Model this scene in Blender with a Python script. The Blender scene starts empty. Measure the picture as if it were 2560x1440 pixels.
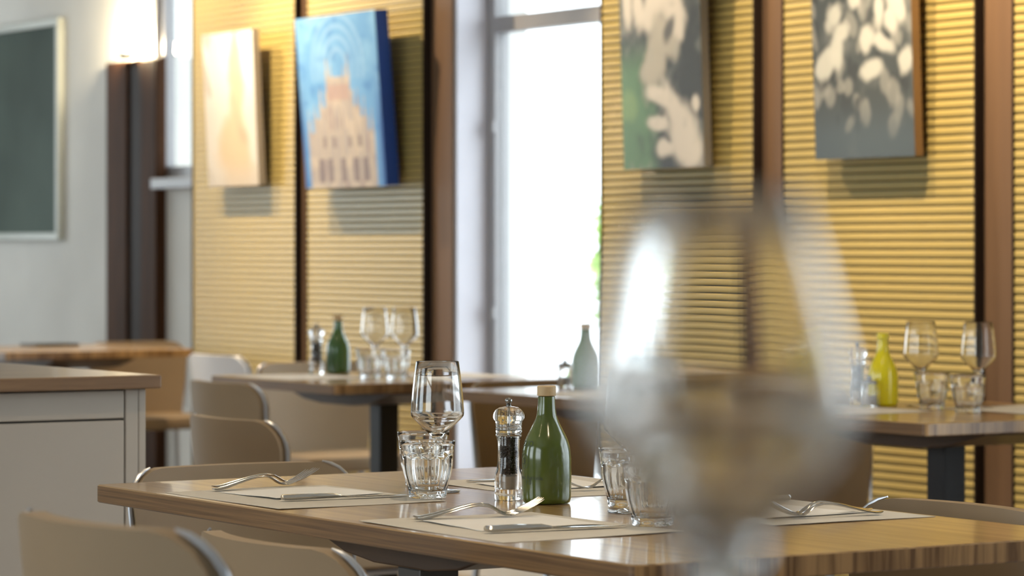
import bpy, math, random
import numpy as np
from mathutils import Vector, Matrix
R = math.radians
random.seed(7); RNG = np.random.RandomState(7)
SC = bpy.context.scene
COL = SC.collection

# ------------------------------------------------------------------ camera
# room axes: x runs from the aisle towards the window wall, y runs along that wall, z up
FPX = 7876.0
cam = bpy.data.cameras.new('camera'); camo = bpy.data.objects.new('camera', cam); COL.objects.link(camo)
camo.location = (0, 0, 1.15); camo.rotation_euler = (R(90), 0, R(-32.27))
cam.sensor_width = 36; cam.lens = 36 * FPX / 2560; cam.shift_y = -100 / 2560
cam.clip_start = .05; cam.clip_end = 200
cam.dof.use_dof = True; cam.dof.focus_distance = 5.0; cam.dof.aperture_fstop = 6.3
SC.camera = camo

# ------------------------------------------------------------------ world, exposure
w = bpy.data.worlds.new('overcast_sky'); SC.world = w; w.use_nodes = True
bg = w.node_tree.nodes['Background']; bg.inputs[0].default_value = (.86, .93, 1, 1); bg.inputs[1].default_value = 4.5
SC.view_settings.view_transform = 'Standard'; SC.view_settings.look = 'None'
SC.view_settings.gamma = 1; SC.view_settings.use_curve_mapping = False
SC.view_settings.exposure = 0.42
cy = SC.cycles
cy.max_bounces = 10; cy.diffuse_bounces = 3; cy.glossy_bounces = 4; cy.transmission_bounces = 10; cy.transparent_max_bounces = 8
cy.adaptive_threshold = .03; cy.sample_clamp_indirect = 6.0
SPOT_W = 112.0          # wall spots
DOWN_W = 38.0          # ceiling downlights
WARM = (1.0, .78, .50)

# window openings: (name, axis, wall coordinate, a0, a1, z0, z1)
ROOM = dict(x0=-2.6, x1=5.79, x2=6.4, y0=-2.2, y1=16.6, jog=11.57, z=3.25)
WIN = {
 1: ('x', 5.79, 8.50, 9.545, .30, 2.75),
 2: ('x', 6.40, 12.30, 13.24, 1.47, 2.75),
 3: ('x', 5.79, 1.20, 4.60, .50, 2.75),
 4: ('y', 16.6, .6, 2.8, .60, 2.75),
 5: ('y', 16.6, 3.6, 5.4, .60, 2.75),
 6: ('x', -2.6, 5.2, 7.2, .80, 2.75),
 7: ('x', -2.6, 9.0, 11.0, .80, 2.75),
 8: ('x', -2.6, 1.2, 3.8, .80, 2.75),
}
for k, (ax, c, a0, a1, z0, z1) in WIN.items():
    L = bpy.data.lights.new('daylight_portal', 'AREA'); L.shape = 'RECTANGLE'; L.size = a1 - a0; L.size_y = z1 - z0
    L.cycles.is_portal = True
    o = bpy.data.objects.new('daylight_portal', L); COL.objects.link(o)
    m = (a0 + a1) / 2; zc = (z0 + z1) / 2
    if ax == 'x':
        s = 1 if c > 0 else -1
        o.location = (c + .20 * s, m, zc); o.rotation_euler = (R(90), 0, R(90) if s > 0 else R(-90))
    else:
        o.location = (m, c + .20, zc); o.rotation_euler = (R(90), 0, R(180))
    # area lights shine along local -Z: make that point into the room
    d = Vector((-1 if c > 0 else 1, 0, 0)) if ax == 'x' else Vector((0, -1, 0))
    o.rotation_euler = d.to_track_quat('-Z', 'Y').to_euler()

# ------------------------------------------------------------------ materials
M = {}
def nt(name):
    m = bpy.data.materials.new(name); m.use_nodes = True; M[name] = m
    t = m.node_tree; return m, t, t.nodes['Principled BSDF']
def mat(name, col, rough=.5, metal=0., var=.06, scale=(8, 8, 8), bump=0., bscale=200., coat=0., spec=.5, detail=3., sheen=0.):
    """Principled surface with gentle procedural colour variation and optional fine relief."""
    m, t, p = nt(name); N, L = t.nodes, t.links
    tc = N.new('ShaderNodeTexCoord'); mp = N.new('ShaderNodeMapping'); mp.inputs['Scale'].default_value = scale
    L.new(tc.outputs['Object'], mp.inputs[0])
    no = N.new('ShaderNodeTexNoise'); no.inputs['Scale'].default_value = 1; no.inputs['Detail'].default_value = detail
    L.new(mp.outputs[0], no.inputs[0])
    cr = N.new('ShaderNodeValToRGB'); e = cr.color_ramp.elements
    e[0].position, e[1].position = .3, .7
    e[0].color = (*[c * (1 - var) for c in col], 1); e[1].color = (*[min(1, c * (1 + var)) for c in col], 1)
    L.new(no.outputs[0], cr.inputs[0]); L.new(cr.outputs[0], p.inputs['Base Color'])
    p.inputs['Roughness'].default_value = rough; p.inputs['Metallic'].default_value = metal
    p.inputs['Specular IOR Level'].default_value = spec; p.inputs['Coat Weight'].default_value = coat
    p.inputs['Coat Roughness'].default_value = .12
    if bump:
        n2 = N.new('ShaderNodeTexNoise'); n2.inputs['Scale'].default_value = bscale
        L.new(tc.outputs['Object'], n2.inputs[0])
        b = N.new('ShaderNodeBump'); b.inputs['Strength'].default_value = bump; b.inputs['Distance'].default_value = .002
        L.new(n2.outputs[0], b.inputs['Height']); L.new(b.outputs[0], p.inputs['Normal'])
    return m
def wood(name, c0, c1, scale, rough=.30, coat=.5, ring=.35, spec=.5, lo=.36, hi=.62):
    m, t, p = nt(name); N, L = t.nodes, t.links
    tc = N.new('ShaderNodeTexCoord'); mp = N.new('ShaderNodeMapping'); mp.inputs['Scale'].default_value = scale
    L.new(tc.outputs['Object'], mp.inputs[0])
    a = N.new('ShaderNodeTexNoise'); a.inputs['Scale'].default_value = 1; a.inputs['Detail'].default_value = 6; a.inputs['Distortion'].default_value = .6
    L.new(mp.outputs[0], a.inputs[0])
    mp2 = N.new('ShaderNodeMapping'); mp2.inputs['Scale'].default_value = [s * .16 for s in scale]; L.new(tc.outputs['Object'], mp2.inputs[0])
    b = N.new('ShaderNodeTexNoise'); b.inputs['Scale'].default_value = 1; b.inputs['Detail'].default_value = 2
    L.new(mp2.outputs[0], b.inputs[0])
    mx = N.new('ShaderNodeMath'); mx.operation = 'MULTIPLY_ADD'; mx.inputs[1].default_value = ring
    L.new(b.outputs[0], mx.inputs[0]); 
    ml = N.new('ShaderNodeMath'); ml.operation = 'MULTIPLY'; ml.inputs[1].default_value = 1 - ring
    L.new(a.outputs[0], ml.inputs[0]); L.new(ml.outputs[0], mx.inputs[2])
    cr = N.new('ShaderNodeValToRGB'); e = cr.color_ramp.elements; e[0].position, e[1].position = lo, hi
    e[0].color = (*c0, 1); e[1].color = (*c1, 1)
    L.new(mx.outputs[0], cr.inputs[0]); L.new(cr.outputs[0], p.inputs['Base Color'])
    p.inputs['Roughness'].default_value = rough; p.inputs['Coat Weight'].default_value = coat; p.inputs['Coat Roughness'].default_value = .10; p.inputs['Specular IOR Level'].default_value = spec
    bp = N.new('ShaderNodeBump'); bp.inputs['Strength'].default_value = .12; bp.inputs['Distance'].default_value = .001
    L.new(a.outputs[0], bp.inputs['Height']); L.new(bp.outputs[0], p.inputs['Normal'])
    return m
def glass(name, col=(1, 1, 1), ior=1.5, rough=0.):
    m, t, p = nt(name)
    p.inputs['Base Color'].default_value = (*col, 1); p.inputs['Transmission Weight'].default_value = 1
    p.inputs['Roughness'].default_value = rough; p.inputs['IOR'].default_value = ior
    return m
def pane_glass(name):
    m, t, p = nt(name); N, L = t.nodes, t.links
    N.remove(p); out = N['Material Output']
    tr = N.new('ShaderNodeBsdfTransparent'); tr.inputs[0].default_value = (.96, .98, .97, 1)
    gl = N.new('ShaderNodeBsdfGlossy'); gl.inputs['Roughness'].default_value = .02
    lw = N.new('ShaderNodeLayerWeight'); fr = N.new('ShaderNodeMath'); fr.operation = 'POWER'; fr.inputs[1].default_value = 4.0
    L.new(lw.outputs['Facing'], fr.inputs[0])
    mx = N.new('ShaderNodeMixShader'); L.new(fr.outputs[0], mx.inputs[0]); L.new(tr.outputs[0], mx.inputs[1]); L.new(gl.outputs[0], mx.inputs[2])
    L.new(mx.outputs[0], out.inputs[0]); return m
def emit(name, col, s):
    m, t, p = nt(name); p.inputs['Base Color'].default_value = (*col, 1)
    p.inputs['Emission Color'].default_value = (*col, 1); p.inputs['Emission Strength'].default_value = s; return m
def print_mat(name, rough=.6, coat=0.):
    m, t, p = nt(name); a = t.nodes.new('ShaderNodeVertexColor'); a.layer_name = 'print'
    t.links.new(a.outputs[0], p.inputs['Base Color']); p.inputs['Roughness'].default_value = rough; p.inputs['Coat Weight'].default_value = coat
    p.inputs['Coat Roughness'].default_value = .05
    return m

mat('plaster', (.70, .69, .66), .85, var=.04, scale=(2, 2, 2), bump=.15, bscale=60)
mat('plaster_grey', (.68, .66, .62), .8, var=.10, scale=(1.2, 1.2, 1.2), bump=.15, bscale=50)
mat('ceiling_paint', (.75, .73, .69), .9, var=.02)
mat('floor_tile', (.30, .25, .20), .35, var=.12, scale=(3, 3, 3))
mat('reveal_white', (.72, .71, .78), .45, var=.02)
mat('frame_grey', (.36, .35, .36), .4, var=.03)
mat('brown_post', (.15, .088, .05), .45, var=.08, scale=(30, 30, 2), spec=.22)
mat('dark_brown', (.03, .019, .014), .6, var=.08, spec=.15)
mat('slat_gold', (.44, .335, .115), .30, var=.06, scale=(6, 2, 40), coat=.25)
mat('slat_backing', (.075, .068, .035), .7, var=.05)
mat('facade', (.86, .87, .90), .9, var=.06, scale=(.4, .4, .4))
mat('pavement', (.5, .5, .5), .9, var=.1)
mat('leaf', (.30, .46, .08), .5, var=.35, scale=(9, 9, 9))
mat('bark', (.12, .08, .05), .9, var=.2, scale=(20, 20, 4))
wood('table_wood', (.23, .125, .045), (.43, .265, .105), (60, 2.0, 60))
wood('table_edge', (.12, .06, .024), (.25, .135, .055), (3, 3, 260), ring=.2)
wood('table_end', (.17, .085, .033), (.46, .27, .115), (75, 75, 4), ring=.5, lo=.42, hi=.57, coat=.15)
wood('counter_wood', (.16, .085, .04), (.27, .155, .075), (3, 50, 50), rough=.4)
wood('dark_wood', (.04, .017, .007), (.085, .036, .015), (40, 40, 2.5), rough=.65, coat=.0, spec=.12)
wood('bracket_wood', (.045, .024, .012), (.085, .045, .022), (30, 3, 30), rough=.45, coat=.1)
mat('black_metal', (.012, .012, .016), .45, var=.1)
mat('grey_metal', (.12, .115, .11), .4, metal=.6, var=.06)
mat('leatherette', (.285, .20, .118), .55, var=.05, scale=(5, 5, 5), bump=.12, bscale=700, spec=.3)
mat('leatherette_daylit', (.74, .75, .79), .35, var=.04, scale=(5, 5, 5), bump=.1, bscale=700)  # same leatherette with window light put into its base colour
mat('chair_frame', (.50, .51, .54), .30, metal=.8, var=.03)
mat('cabinet_white', (.46, .40, .335), .5, var=.03, scale=(3, 3, 3))
mat('cabinet_gap', (.10, .085, .07), .8, var=.03)
mat('paper_mat', (.60, .545, .46), .8, var=.03, scale=(20, 20, 20), bump=.1, bscale=500)
mat('napkin_paper', (.80, .755, .69), .9, var=.02, bump=.25, bscale=900)
mat('steel', (.62, .60, .57), .16, metal=1., var=.03)
mat('knob_metal', (.30, .29, .28), .2, metal=1., var=.05)
mat('green_glaze', (.078, .106, .010), .16, var=.10, scale=(30, 30, 12), coat=.6)
mat('green_glaze_dark', (.05, .13, .03), .16, var=.10, scale=(30, 30, 12), coat=.6)
mat('green_glaze_satin', (.085, .15, .03), .40, var=.10, scale=(30, 30, 12), coat=.05, spec=.3)
mat('yellow_glaze', (.92, .77, .008), .16, var=.05, scale=(30, 30, 12), coat=.5)
mat('cork_cap', (.60, .43, .235), .6, var=.08, scale=(60, 60, 60), bump=.1, bscale=500)
mat('print_ink', (.018, .03, .006), .5, var=.1)
mat('peppercorn', (.035, .018, .014), .6, var=.35, scale=(250, 250, 250))
mat('ceramic_grinder', (.50, .38, .26), .5, var=.05)
mat('canvas_blue', (.012, .06, .30), .6, var=.08)
mat('canvas_cream', (.45, .40, .34), .7, var=.05)
mat('canvas_grey', (.25, .23, .21), .5, var=.05)
mat('frame_brown', (.25, .14, .06), .4, var=.1)
mat('hanger_grey', (.16, .17, .16), .6, var=.05)
mat('chalkboard', (.075, .10, .085), .65, var=.35, scale=(.9, .9, .9), spec=.12)
mat('board_frame', (.50, .52, .48), .4, var=.05)
mat('black_plastic', (.012, .012, .012), .4, var=.1)
glass('clear_glass', (.985, .99, .985), 1.5)
glass('acrylic', (.98, .98, .98), 1.49)
pane_glass('window_glass')
emit('lamp_glow', (1, .80, .52), 60.)
emit('uplight_glow', (1, .84, .58), 25.)
print_mat('print_matte', .75); print_mat('print_gloss', .25, .3)

# ------------------------------------------------------------------ geometry helpers
class MB:
    """Collects vertices and faces; build() links them as one mesh object."""
    def __init__(s): s.v = []; s.f = []; s.mi = []
    def add(s, v, f, mi=0):
        n = len(s.v); s.v += [tuple(p) for p in v]; s.f += [tuple(i + n for i in q) for q in f]
        s.mi += [mi] * len(f) if isinstance(mi, int) else list(mi); return s
    def box(s, x0, x1, y0, y1, z0, z1, mi=0):
        v = [(x, y, z) for x in (x0, x1) for y in (y0, y1) for z in (z0, z1)]
        f = [(0, 1, 3, 2), (4, 6, 7, 5), (0, 4, 5, 1), (2, 3, 7, 6), (0, 2, 6, 4), (1, 5, 7, 3)]
        return s.add(v, f, mi)
    def lathe(s, prof, seg=48, cx=0, cy=0, rf=None, cap0=False, cap1=False, flip=False):
        v = []; f = []; n = len(prof)
        for (r, z) in prof:
            for k in range(seg):
                a = 2 * math.pi * k / seg; q = rf(r, z, a) if rf else r
                v.append((cx + q * math.cos(a), cy + q * math.sin(a), z))
        for i in range(n - 1):
            for k in range(seg):
                j = (k + 1) % seg
                f.append((i * seg + k, i * seg + j, (i + 1) * seg + j, (i + 1) * seg + k))
        if cap0: f.append(tuple(reversed(range(seg))))
        if cap1: f.append(tuple((n - 1) * seg + k for k in range(seg)))
        if flip: f = [tuple(reversed(q)) for q in f]
        return s.add(v, f)
    def tube(s, pts, rad, seg=8, closed=False):
        P = [Vector(p) for p in pts]; n = len(P); v = []; f = []
        rad = [rad] * n if isinstance(rad, (int, float)) else rad
        up = Vector((0, 0, 1)); prev = None
        for i in range(n):
            t = (P[(i + 1) % n] - P[i - 1]) if closed else (P[min(i + 1, n - 1)] - P[max(i - 1, 0)])
            t.normalize()
            if prev is None:
                a = t.cross(up); a = t.cross(Vector((1, 0, 0))) if a.length < .2 else a
            else: a = prev - t * prev.dot(t)
            a.normalize(); prev = a; b = t.cross(a)
            for k in range(seg):
                g = 2 * math.pi * k / seg; v.append(P[i] + (a * math.cos(g) + b * math.sin(g)) * rad[i])
        for i in range(n if closed else n - 1):
            i2 = (i + 1) % n
            for k in range(seg):
                j = (k + 1) % seg; f.append((i * seg + k, i2 * seg + k, i2 * seg + j, i * seg + j))
        if not closed:
            f.append(tuple(range(seg))); f.append(tuple((n - 1) * seg + k for k in reversed(range(seg))))
        return s.add(v, f)
    def prism(s, poly, z0, z1):
        n = len(poly); v = [(x, y, z0) for x, y in poly] + [(x, y, z1) for x, y in poly]
        f = [tuple(reversed(range(n))), tuple(range(n, 2 * n))] + [(i, (i + 1) % n, n + (i + 1) % n, n + i) for i in range(n)]
        return s.add(v, f)
    def build(s, name, material, parent=None, smooth=False, bevel=0., loc=None, recalc=False, sharp=40):
        me = bpy.data.meshes.new(name); me.from_pydata(s.v, [], s.f)
        ms = material if isinstance(material, (list, tuple)) else [material]
        for k in ms: me.materials.append(M[k])
        if len(ms) > 1: me.polygons.foreach_set('material_index', s.mi)
        me.validate(); me.update()
        if recalc:
            import bmesh
            bm = bmesh.new(); bm.from_mesh(me); bmesh.ops.recalc_face_normals(bm, faces=bm.faces); bm.to_mesh(me); bm.free()
        if smooth:
            me.polygons.foreach_set('use_smooth', [True] * len(me.polygons)); me.set_sharp_from_angle(angle=R(sharp))
        o = bpy.data.objects.new(name, me); COL.objects.link(o); o.parent = parent
        if loc: o.location = loc
        if bevel:
            b = o.modifiers.new('bevel', 'BEVEL'); b.width = bevel; b.segments = 2; b.limit_method = 'ANGLE'
        return o
def tag(o, label=None, cat=None, group=None, kind=None):
    for k, x in (('label', label), ('category', cat), ('group', group), ('kind', kind)):
        if x: o[k] = x
    return o
def thing(name, loc, rz=0., label=None, cat=None, group=None):
    o = bpy.data.objects.new(name, None); COL.objects.link(o); o.empty_display_size = .05
    o.location = loc; o.rotation_euler = (0, 0, rz); return tag(o, label, cat, group)
def copy_tree(o, parent=None):
    c = o.copy(); COL.objects.link(c); c.parent = parent
    for ch in list(o.children): copy_tree(ch, c)
    return c
def again(o, loc, rz=None, label=None):
    c = copy_tree(o); c.location = loc
    if rz is not None: c.rotation_euler = (0, 0, rz)
    if label: c['label'] = label
    return c
def struct(mb, name, m, **k): return tag(mb.build(name, m, **k), kind='structure')
def swap(o, a, b):
    """give a copied thing its own colour on the part called a"""
    for ch in o.children:
        if ch.name.split('.')[0] == a:
            ch.data = ch.data.copy(); ch.data.materials[0] = M[b]
def rrect(x0, x1, y0, y1, r, n=5):
    out = []
    for cx, cy, a0 in ((x1 - r, y1 - r, 0), (x0 + r, y1 - r, 90), (x0 + r, y0 + r, 180), (x1 - r, y0 + r, 270)):
        for k in range(n + 1):
            a = R(a0 + 90 * k / n); out.append((cx + r * math.cos(a), cy + r * math.sin(a)))
    return out

# ------------------------------------------------------------------ room shell
r = ROOM; T = .30
def wall_with_holes(name, ax, c, a0, a1, holes, m, out):
    """wall slab whose room face is at c; holes = [(a0,a1,z0,z1)]; out = +1/-1 direction of its thickness"""
    mb = MB(); c0, c1 = sorted((c, c + out * T))
    def bx(p, q, z0, z1):
        if q - p < 1e-4 or z1 - z0 < 1e-4: return
        mb.box(c0, c1, p, q, z0, z1) if ax == 'x' else mb.box(p, q, c0, c1, z0, z1)
    cur = a0
    for (h0, h1, z0, z1) in sorted(holes):
        bx(cur, h0, 0, r['z']); bx(h0, h1, 0, z0); bx(h0, h1, z1, r['z']); cur = h1
    bx(cur, a1, 0, r['z'])
    return struct(mb, name, m)
H = {k: v[2:] for k, v in WIN.items()}
struct(MB().box(r['x0'] - T, r['x2'] + T, r['y0'] - T, r['y1'] + T, -.1, 0), 'floor', 'floor_tile')
struct(MB().box(r['x0'] - T, r['x2'] + T, r['y0'] - T, r['y1'] + T, r['z'], r['z'] + .1), 'ceiling', 'ceiling_paint')
wall_with_holes('wall_right', 'x', r['x1'], r['y0'], r['jog'], [H[1], H[3]], 'plaster', 1)
wall_with_holes('wall_recess', 'x', r['x2'], r['jog'], r['y1'], [H[2]], 'plaster_grey', 1)
struct(MB().box(r['x1'] + T + .002, r['x2'] + T, r['jog'] - .15, r['jog'] - .002, 0, r['z']), 'wall_return', 'plaster')
wall_with_holes('wall_far', 'y', r['y1'], r['x0'], r['x2'], [H[4], H[5]], 'plaster', 1)
wall_with_holes('wall_left', 'x', r['x0'], r['y0'], r['y1'], [H[8], H[6], H[7]], 'plaster', -1)
wall_with_holes('wall_behind', 'y', r['y0'], r['x0'], r['x1'], [], 'plaster', -1)

def window(n, transom=None, depth=.13):
    ax, c, a0, a1, z0, z1 = WIN[n]; s = 1 if c > 0 else -1
    root = tag(thing('window_%d' % n, ((c, (a0 + a1) / 2, 0) if ax == 'x' else ((a0 + a1) / 2, c, 0))), kind='structure')
    h = (a1 - a0) / 2; f = .055
    def bx(name, m, d0, d1, p, q, zz0, zz1):
        mb = MB(); d0, d1 = sorted((d0 * s, d1 * s))
        mb.box(d0, d1, p, q, zz0, zz1) if ax == 'x' else mb.box(p, q, d0, d1, zz0, zz1)
        return mb.build(name, m, root)
    e = .001
    for p, q in ((-h + e, -h + f), (h - f, h - e)): bx('window_frame', 'frame_grey', depth, depth + .06, p, q, z0 + e, z1 - e)
    for p, q in ((z0 + e, z0 + f), (z1 - f, z1 - e)): bx('window_rail', 'frame_grey', depth, depth + .06, -h + f, h - f, p, q)
    if transom: bx('transom', 'frame_grey', depth, depth + .06, -h + f, h - f, transom, transom + .055)
    # white lining of the reveal, on the jambs
    for p, q in ((-h + e, -h + .008), (h - .008, h - e)): bx('reveal_lining', 'reveal_white', .002, depth - .001, p, q, z0 + e, z1 - e)
    cuts = [z0 + f] + ([transom, transom + .055] if transom else []) + [z1 - f]
    for i in range(0, len(cuts), 2): bx('pane', 'window_glass', depth + .028, depth + .032, -h + f, h - f, cuts[i], cuts[i + 1])
    return root
window(1, 1.915); window(2, None, .02); window(3, 1.915); window(4, 1.915); window(5, 1.915); window(6, 1.915); window(7, 1.915); window(8, 1.915)
# casement hinges on window_1
for z in (1.58, .92):
    wroot = bpy.data.objects['window_1']
    MB().tube([(.118, .462, z - .02), (.118, .462, z + .02)], .011, 8).build('hinge', 'frame_grey', wroot)
struct(MB().box(6.30, 6.398, 12.20, 13.08, 1.42, 1.468), 'trim_9', 'frame_grey', bevel=.004)   # sill under window_2

# posts between the slatted panels (flush with the wall, panels stand proud)
XW = r['x1']
posts = [(10.66, 10.585), (9.69, 9.548), (7.72, 7.588), (6.695, 6.552), (5.62, 5.48), (11.60, 11.555)]
for i, (a, b) in enumerate(posts):
    struct(MB().box(XW - .012, XW - .0005, b, a, .001, r['z'] - .001), 'trim_%d' % (i + 1), 'brown_post', bevel=.002)

# ------------------------------------------------------------------ slatted panels
PITCH = .0247
def slat_mesh(length):
    mb = MB(); pr = [(0, 0), (-.0040, .0002), (-.0054, .0014), (-.0063, .0060), (-.0063, .0150), (-.0054, .0194), (-.0040, .0206), (0, .0208)]
    v = [(x, y, z) for y in (-length / 2, length / 2) for x, z in pr]; n = len(pr)
    f = [(i, i + 1, n + i + 1, n + i) for i in range(n - 1)] + [tuple(range(n)), tuple(reversed(range(n, 2 * n))), (0, n, 2 * n - 1, n - 1)]
    mb.add(v, f); return mb
def slat_panel(y0, y1, label):
    L = y1 - y0; root = thing('slatted_panel', (XW - .0005, (y0 + y1) / 2, 0), 0, label, 'wall panel', 'slatted panels on the window wall')
    MB().box(-.030, -.013, -L / 2 + .001, L / 2 - .001, .02, 3.1).build('backing', 'slat_backing', root)
    for s in (-1, 1): MB().box(-.040, 0, s * (L / 2) - (.006 if s > 0 else 0), s * (L / 2) + (.006 if s < 0 else 0), .02, 3.1).build('side_strip', 'dark_brown', root)
    first = None
    for k in range(int(2.75 / PITCH)):
        if first is None: first = o = slat_mesh(L - .0125).build('slat', 'slat_gold', root, smooth=True, sharp=60)
        else: o = first.copy(); COL.objects.link(o)
        o.location = (-.030, 0, .06 + k * PITCH)
slat_panel(10.665, 11.55, 'golden slatted wall panel behind the cream abstract canvas')
slat_panel(9.70, 10.58, 'golden slatted wall panel behind the blue cathedral painting')
slat_panel(7.725, 8.565, 'golden slatted wall panel right of the bright window, behind the hand photograph')
slat_panel(6.70, 7.585, 'golden slatted wall panel behind the white flower photograph')
slat_panel(5.63, 6.548, 'golden slatted wall panel cut off at the right edge of the photo')

# ------------------------------------------------------------------ outside
struct(MB().box(17, 17.3, -5, 60, -.2, 11), 'wall_neighbour', 'facade')
struct(MB().box(6.75, 60, -40, 80, -.25, -.15), 'ground_outside', 'pavement')
def shrub(loc, rx, rz, n, label):
    root = thing('garden_shrub', loc, 0, label, 'shrub')
    mb = MB(); rr = random.Random(3)
    for _ in range(n):
        a, b, q = rr.uniform(0, 6.283), math.acos(rr.uniform(-1, 1)), rr.uniform(.55, 1) ** .5
        c = Vector((rx * q * math.sin(b) * math.cos(a), rx * q * math.sin(b) * math.sin(a), 1.25 + rz * q * math.cos(b)))
        d = Vector((rr.uniform(-1, 1), rr.uniform(-1, 1), rr.uniform(-.6, .6))).normalized(); e = d.orthogonal().normalized()
        l, wd = rr.uniform(.05, .09), rr.uniform(.02, .035)
        mb.add([c - d * l, c + e * wd, c + d * l, c - e * wd], [(0, 1, 2, 3)])
    tag(mb.build('foliage', 'leaf', root), kind='stuff')
    MB().tube([(0, 0, 0), (.02, .01, .6), (0, .03, 1.2)], [.04, .03, .02], 8).build('trunk', 'bark', root)
shrub((9.0, 12.60, -.15), .50, .75, 1500, 'sunlit yellow-green shrub outside the window')

# ------------------------------------------------------------------ lamps on the ceiling (above the frame)
def aim(o, target): o.rotation_euler = (Vector(target) - Vector(o.location)).to_track_quat('-Z', 'Y').to_euler()
def spot(loc, target, watts, label, size=R(66), blend=.6):
    root = thing('ceiling_spotlight', loc, 0, label, 'spotlight', 'warm spotlights on the ceiling')
    d = (Vector(target) - Vector(loc)).normalized(); q = d.to_track_quat('-Z', 'Y')
    can = MB().lathe([(.001, .10), (.040, .10), (.043, .09), (.043, -.03), (.040, -.03), (.038, .0), (.001, .002)], 20).build('can', 'black_metal', root, smooth=True)
    can.rotation_euler = q.to_euler()
    lens = MB().lathe([(.001, -.004), (.030, -.004), (.030, -.001), (.001, -.001)], 20).build('lens', 'lamp_glow', root); lens.rotation_euler = q.to_euler()
    MB().tube([(0, 0, .06), (0, 0, r['z'] - loc[2] - .001)], .008, 8).build('stem', 'black_metal', root)
    L = bpy.data.lights.new('spot_beam', 'SPOT'); L.energy = watts; L.color = WARM; L.spot_size = size; L.spot_blend = blend; L.shadow_soft_size = .018
    o = bpy.data.objects.new('spot_beam', L); COL.objects.link(o); o.parent = root; o.location = d * .04; o.rotation_euler = q.to_euler()
Z = 2.95
spot((4.90, 11.60, Z), (5.79, 11.05, 1.35), SPOT_W * 1.5, 'black ceiling spotlight aimed at the cream abstract canvas', R(84))
spot((4.90, 10.70, Z), (5.79, 10.15, 1.35), SPOT_W * 1.45, 'black ceiling spotlight aimed at the blue cathedral painting', R(84))
spot((4.90, 8.65, Z), (5.79, 8.15, 1.7), SPOT_W * 1.05, 'black ceiling spotlight aimed at the hand photograph')
spot((4.90, 7.10, Z), (5.79, 7.10, 1.75), SPOT_W, 'black ceiling spotlight aimed at the white flower photograph')
spot((4.95, 6.55, Z), (5.79, 6.55, 1.9), SPOT_W * 1.5, 'black ceiling spotlight aimed at the last slatted panel')
for i, (x, y) in enumerate(((2.2, 2.6), (3.0, 4.4), (2.2, 6.6), (3.6, 8.2), (4.2, 11.0), (.6, 4.0), (4.1, 5.3))):
    nm = ['near the bar counter', 'above the laid table', 'above the aisle by the sideboard', 'above the aisle tables', 'above the far corner table', 'above the nearest chair', 'before the yellow bottle table'][i]
    spot((x, y, Z), (x, y, 0), DOWN_W, 'black downlight on the ceiling ' + nm, R(95), .8)

# ------------------------------------------------------------------ pictures
def canvas(name, loc, wd, hg, th, tilt, fn, side, pm, label, n=110, standoff=.02):
    """picture hung by its lower back edge; local x out of the wall is -x, y along the wall"""
    root = thing(name, loc, 0, label, 'picture'); root.rotation_euler = (0, -tilt, 0)
    MB().box(-th, 0, -wd / 2, wd / 2, 0, hg).build('canvas', side, root, bevel=.002)
    MB().box(.0005, standoff - .003, -wd * .36, wd * .36, hg * .55, hg * .62).build('hanger', 'hanger_grey', root)
    mb = MB(); v = []; f = []
    for j in range(n + 1):
        for i in range(n + 1): v.append((-th - .0012, wd / 2 - wd * i / n, hg * j / n))
    for j in range(n):
        for i in range(n):
            a = j * (n + 1) + i; f.append((a, a + n + 1, a + n + 2, a + 1))
    mb.add(v, f); o = mb.build('picture_print', pm, root)
    s, t = np.meshgrid(np.linspace(0, 1, n + 1), np.linspace(0, 1, n + 1)); c = fn(s, t)
    at = o.data.color_attributes.new('print', 'FLOAT_COLOR', 'POINT')
    at.data.foreach_set('color', np.concatenate([np.clip(c, 0, 1), np.ones(c.shape[:2] + (1,))], 2).reshape(-1).astype(np.float32))
    return root
def vnoise(s, t, fx, fy, seed, octv=3):
    g = np.random.RandomState(seed); out = np.zeros_like(s); amp = 1.
    for _ in range(octv):
        A = g.rand(int(fy * 1.8) + 3, int(fx * 1.8) + 3); x = s * fx; y = t * fy; i = x.astype(int); j = y.astype(int); a = x - i; b = y - j
        a = a * a * (3 - 2 * a); b = b * b * (3 - 2 * b)
        out += amp * ((A[j, i] * (1 - a) + A[j, i + 1] * a) * (1 - b) + (A[j + 1, i] * (1 - a) + A[j + 1, i + 1] * a) * b - .5)
        fx *= 2; fy *= 2; amp *= .5
    return out
def mixc(c, col, k):
    k = np.clip(k, 0, 1)[..., None]; return c * (1 - k) + np.array(col) * k
def sm(x, a, b):
    q = np.clip((x - a) / (b - a), 0, 1); return q * q * (3 - 2 * q)
def pic_cream(s, t):
    c = np.ones(s.shape + (3,)) * np.array((.74, .70, .65))
    c = mixc(c, (.88, .88, .88), sm(t, .40, .85))
    n = vnoise(s, t, 3, 4, 11)
    peak = 1 - np.abs(s - .60 - .1 * (t - .5)) / (.55 * (1.05 - t) + .02)
    c = mixc(c, (.66, .48, .28), sm(peak + n * .7, .1, .7) * .75)
    c = mixc(c, (.45, .36, .28), sm(vnoise(s + .6 * t, t, 9, 3, 5), .28, .5) * .5)
    c = mixc(c, (.60, .56, .52), sm(.2 - t, 0, .2) * .6)
    return c * .74
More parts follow.
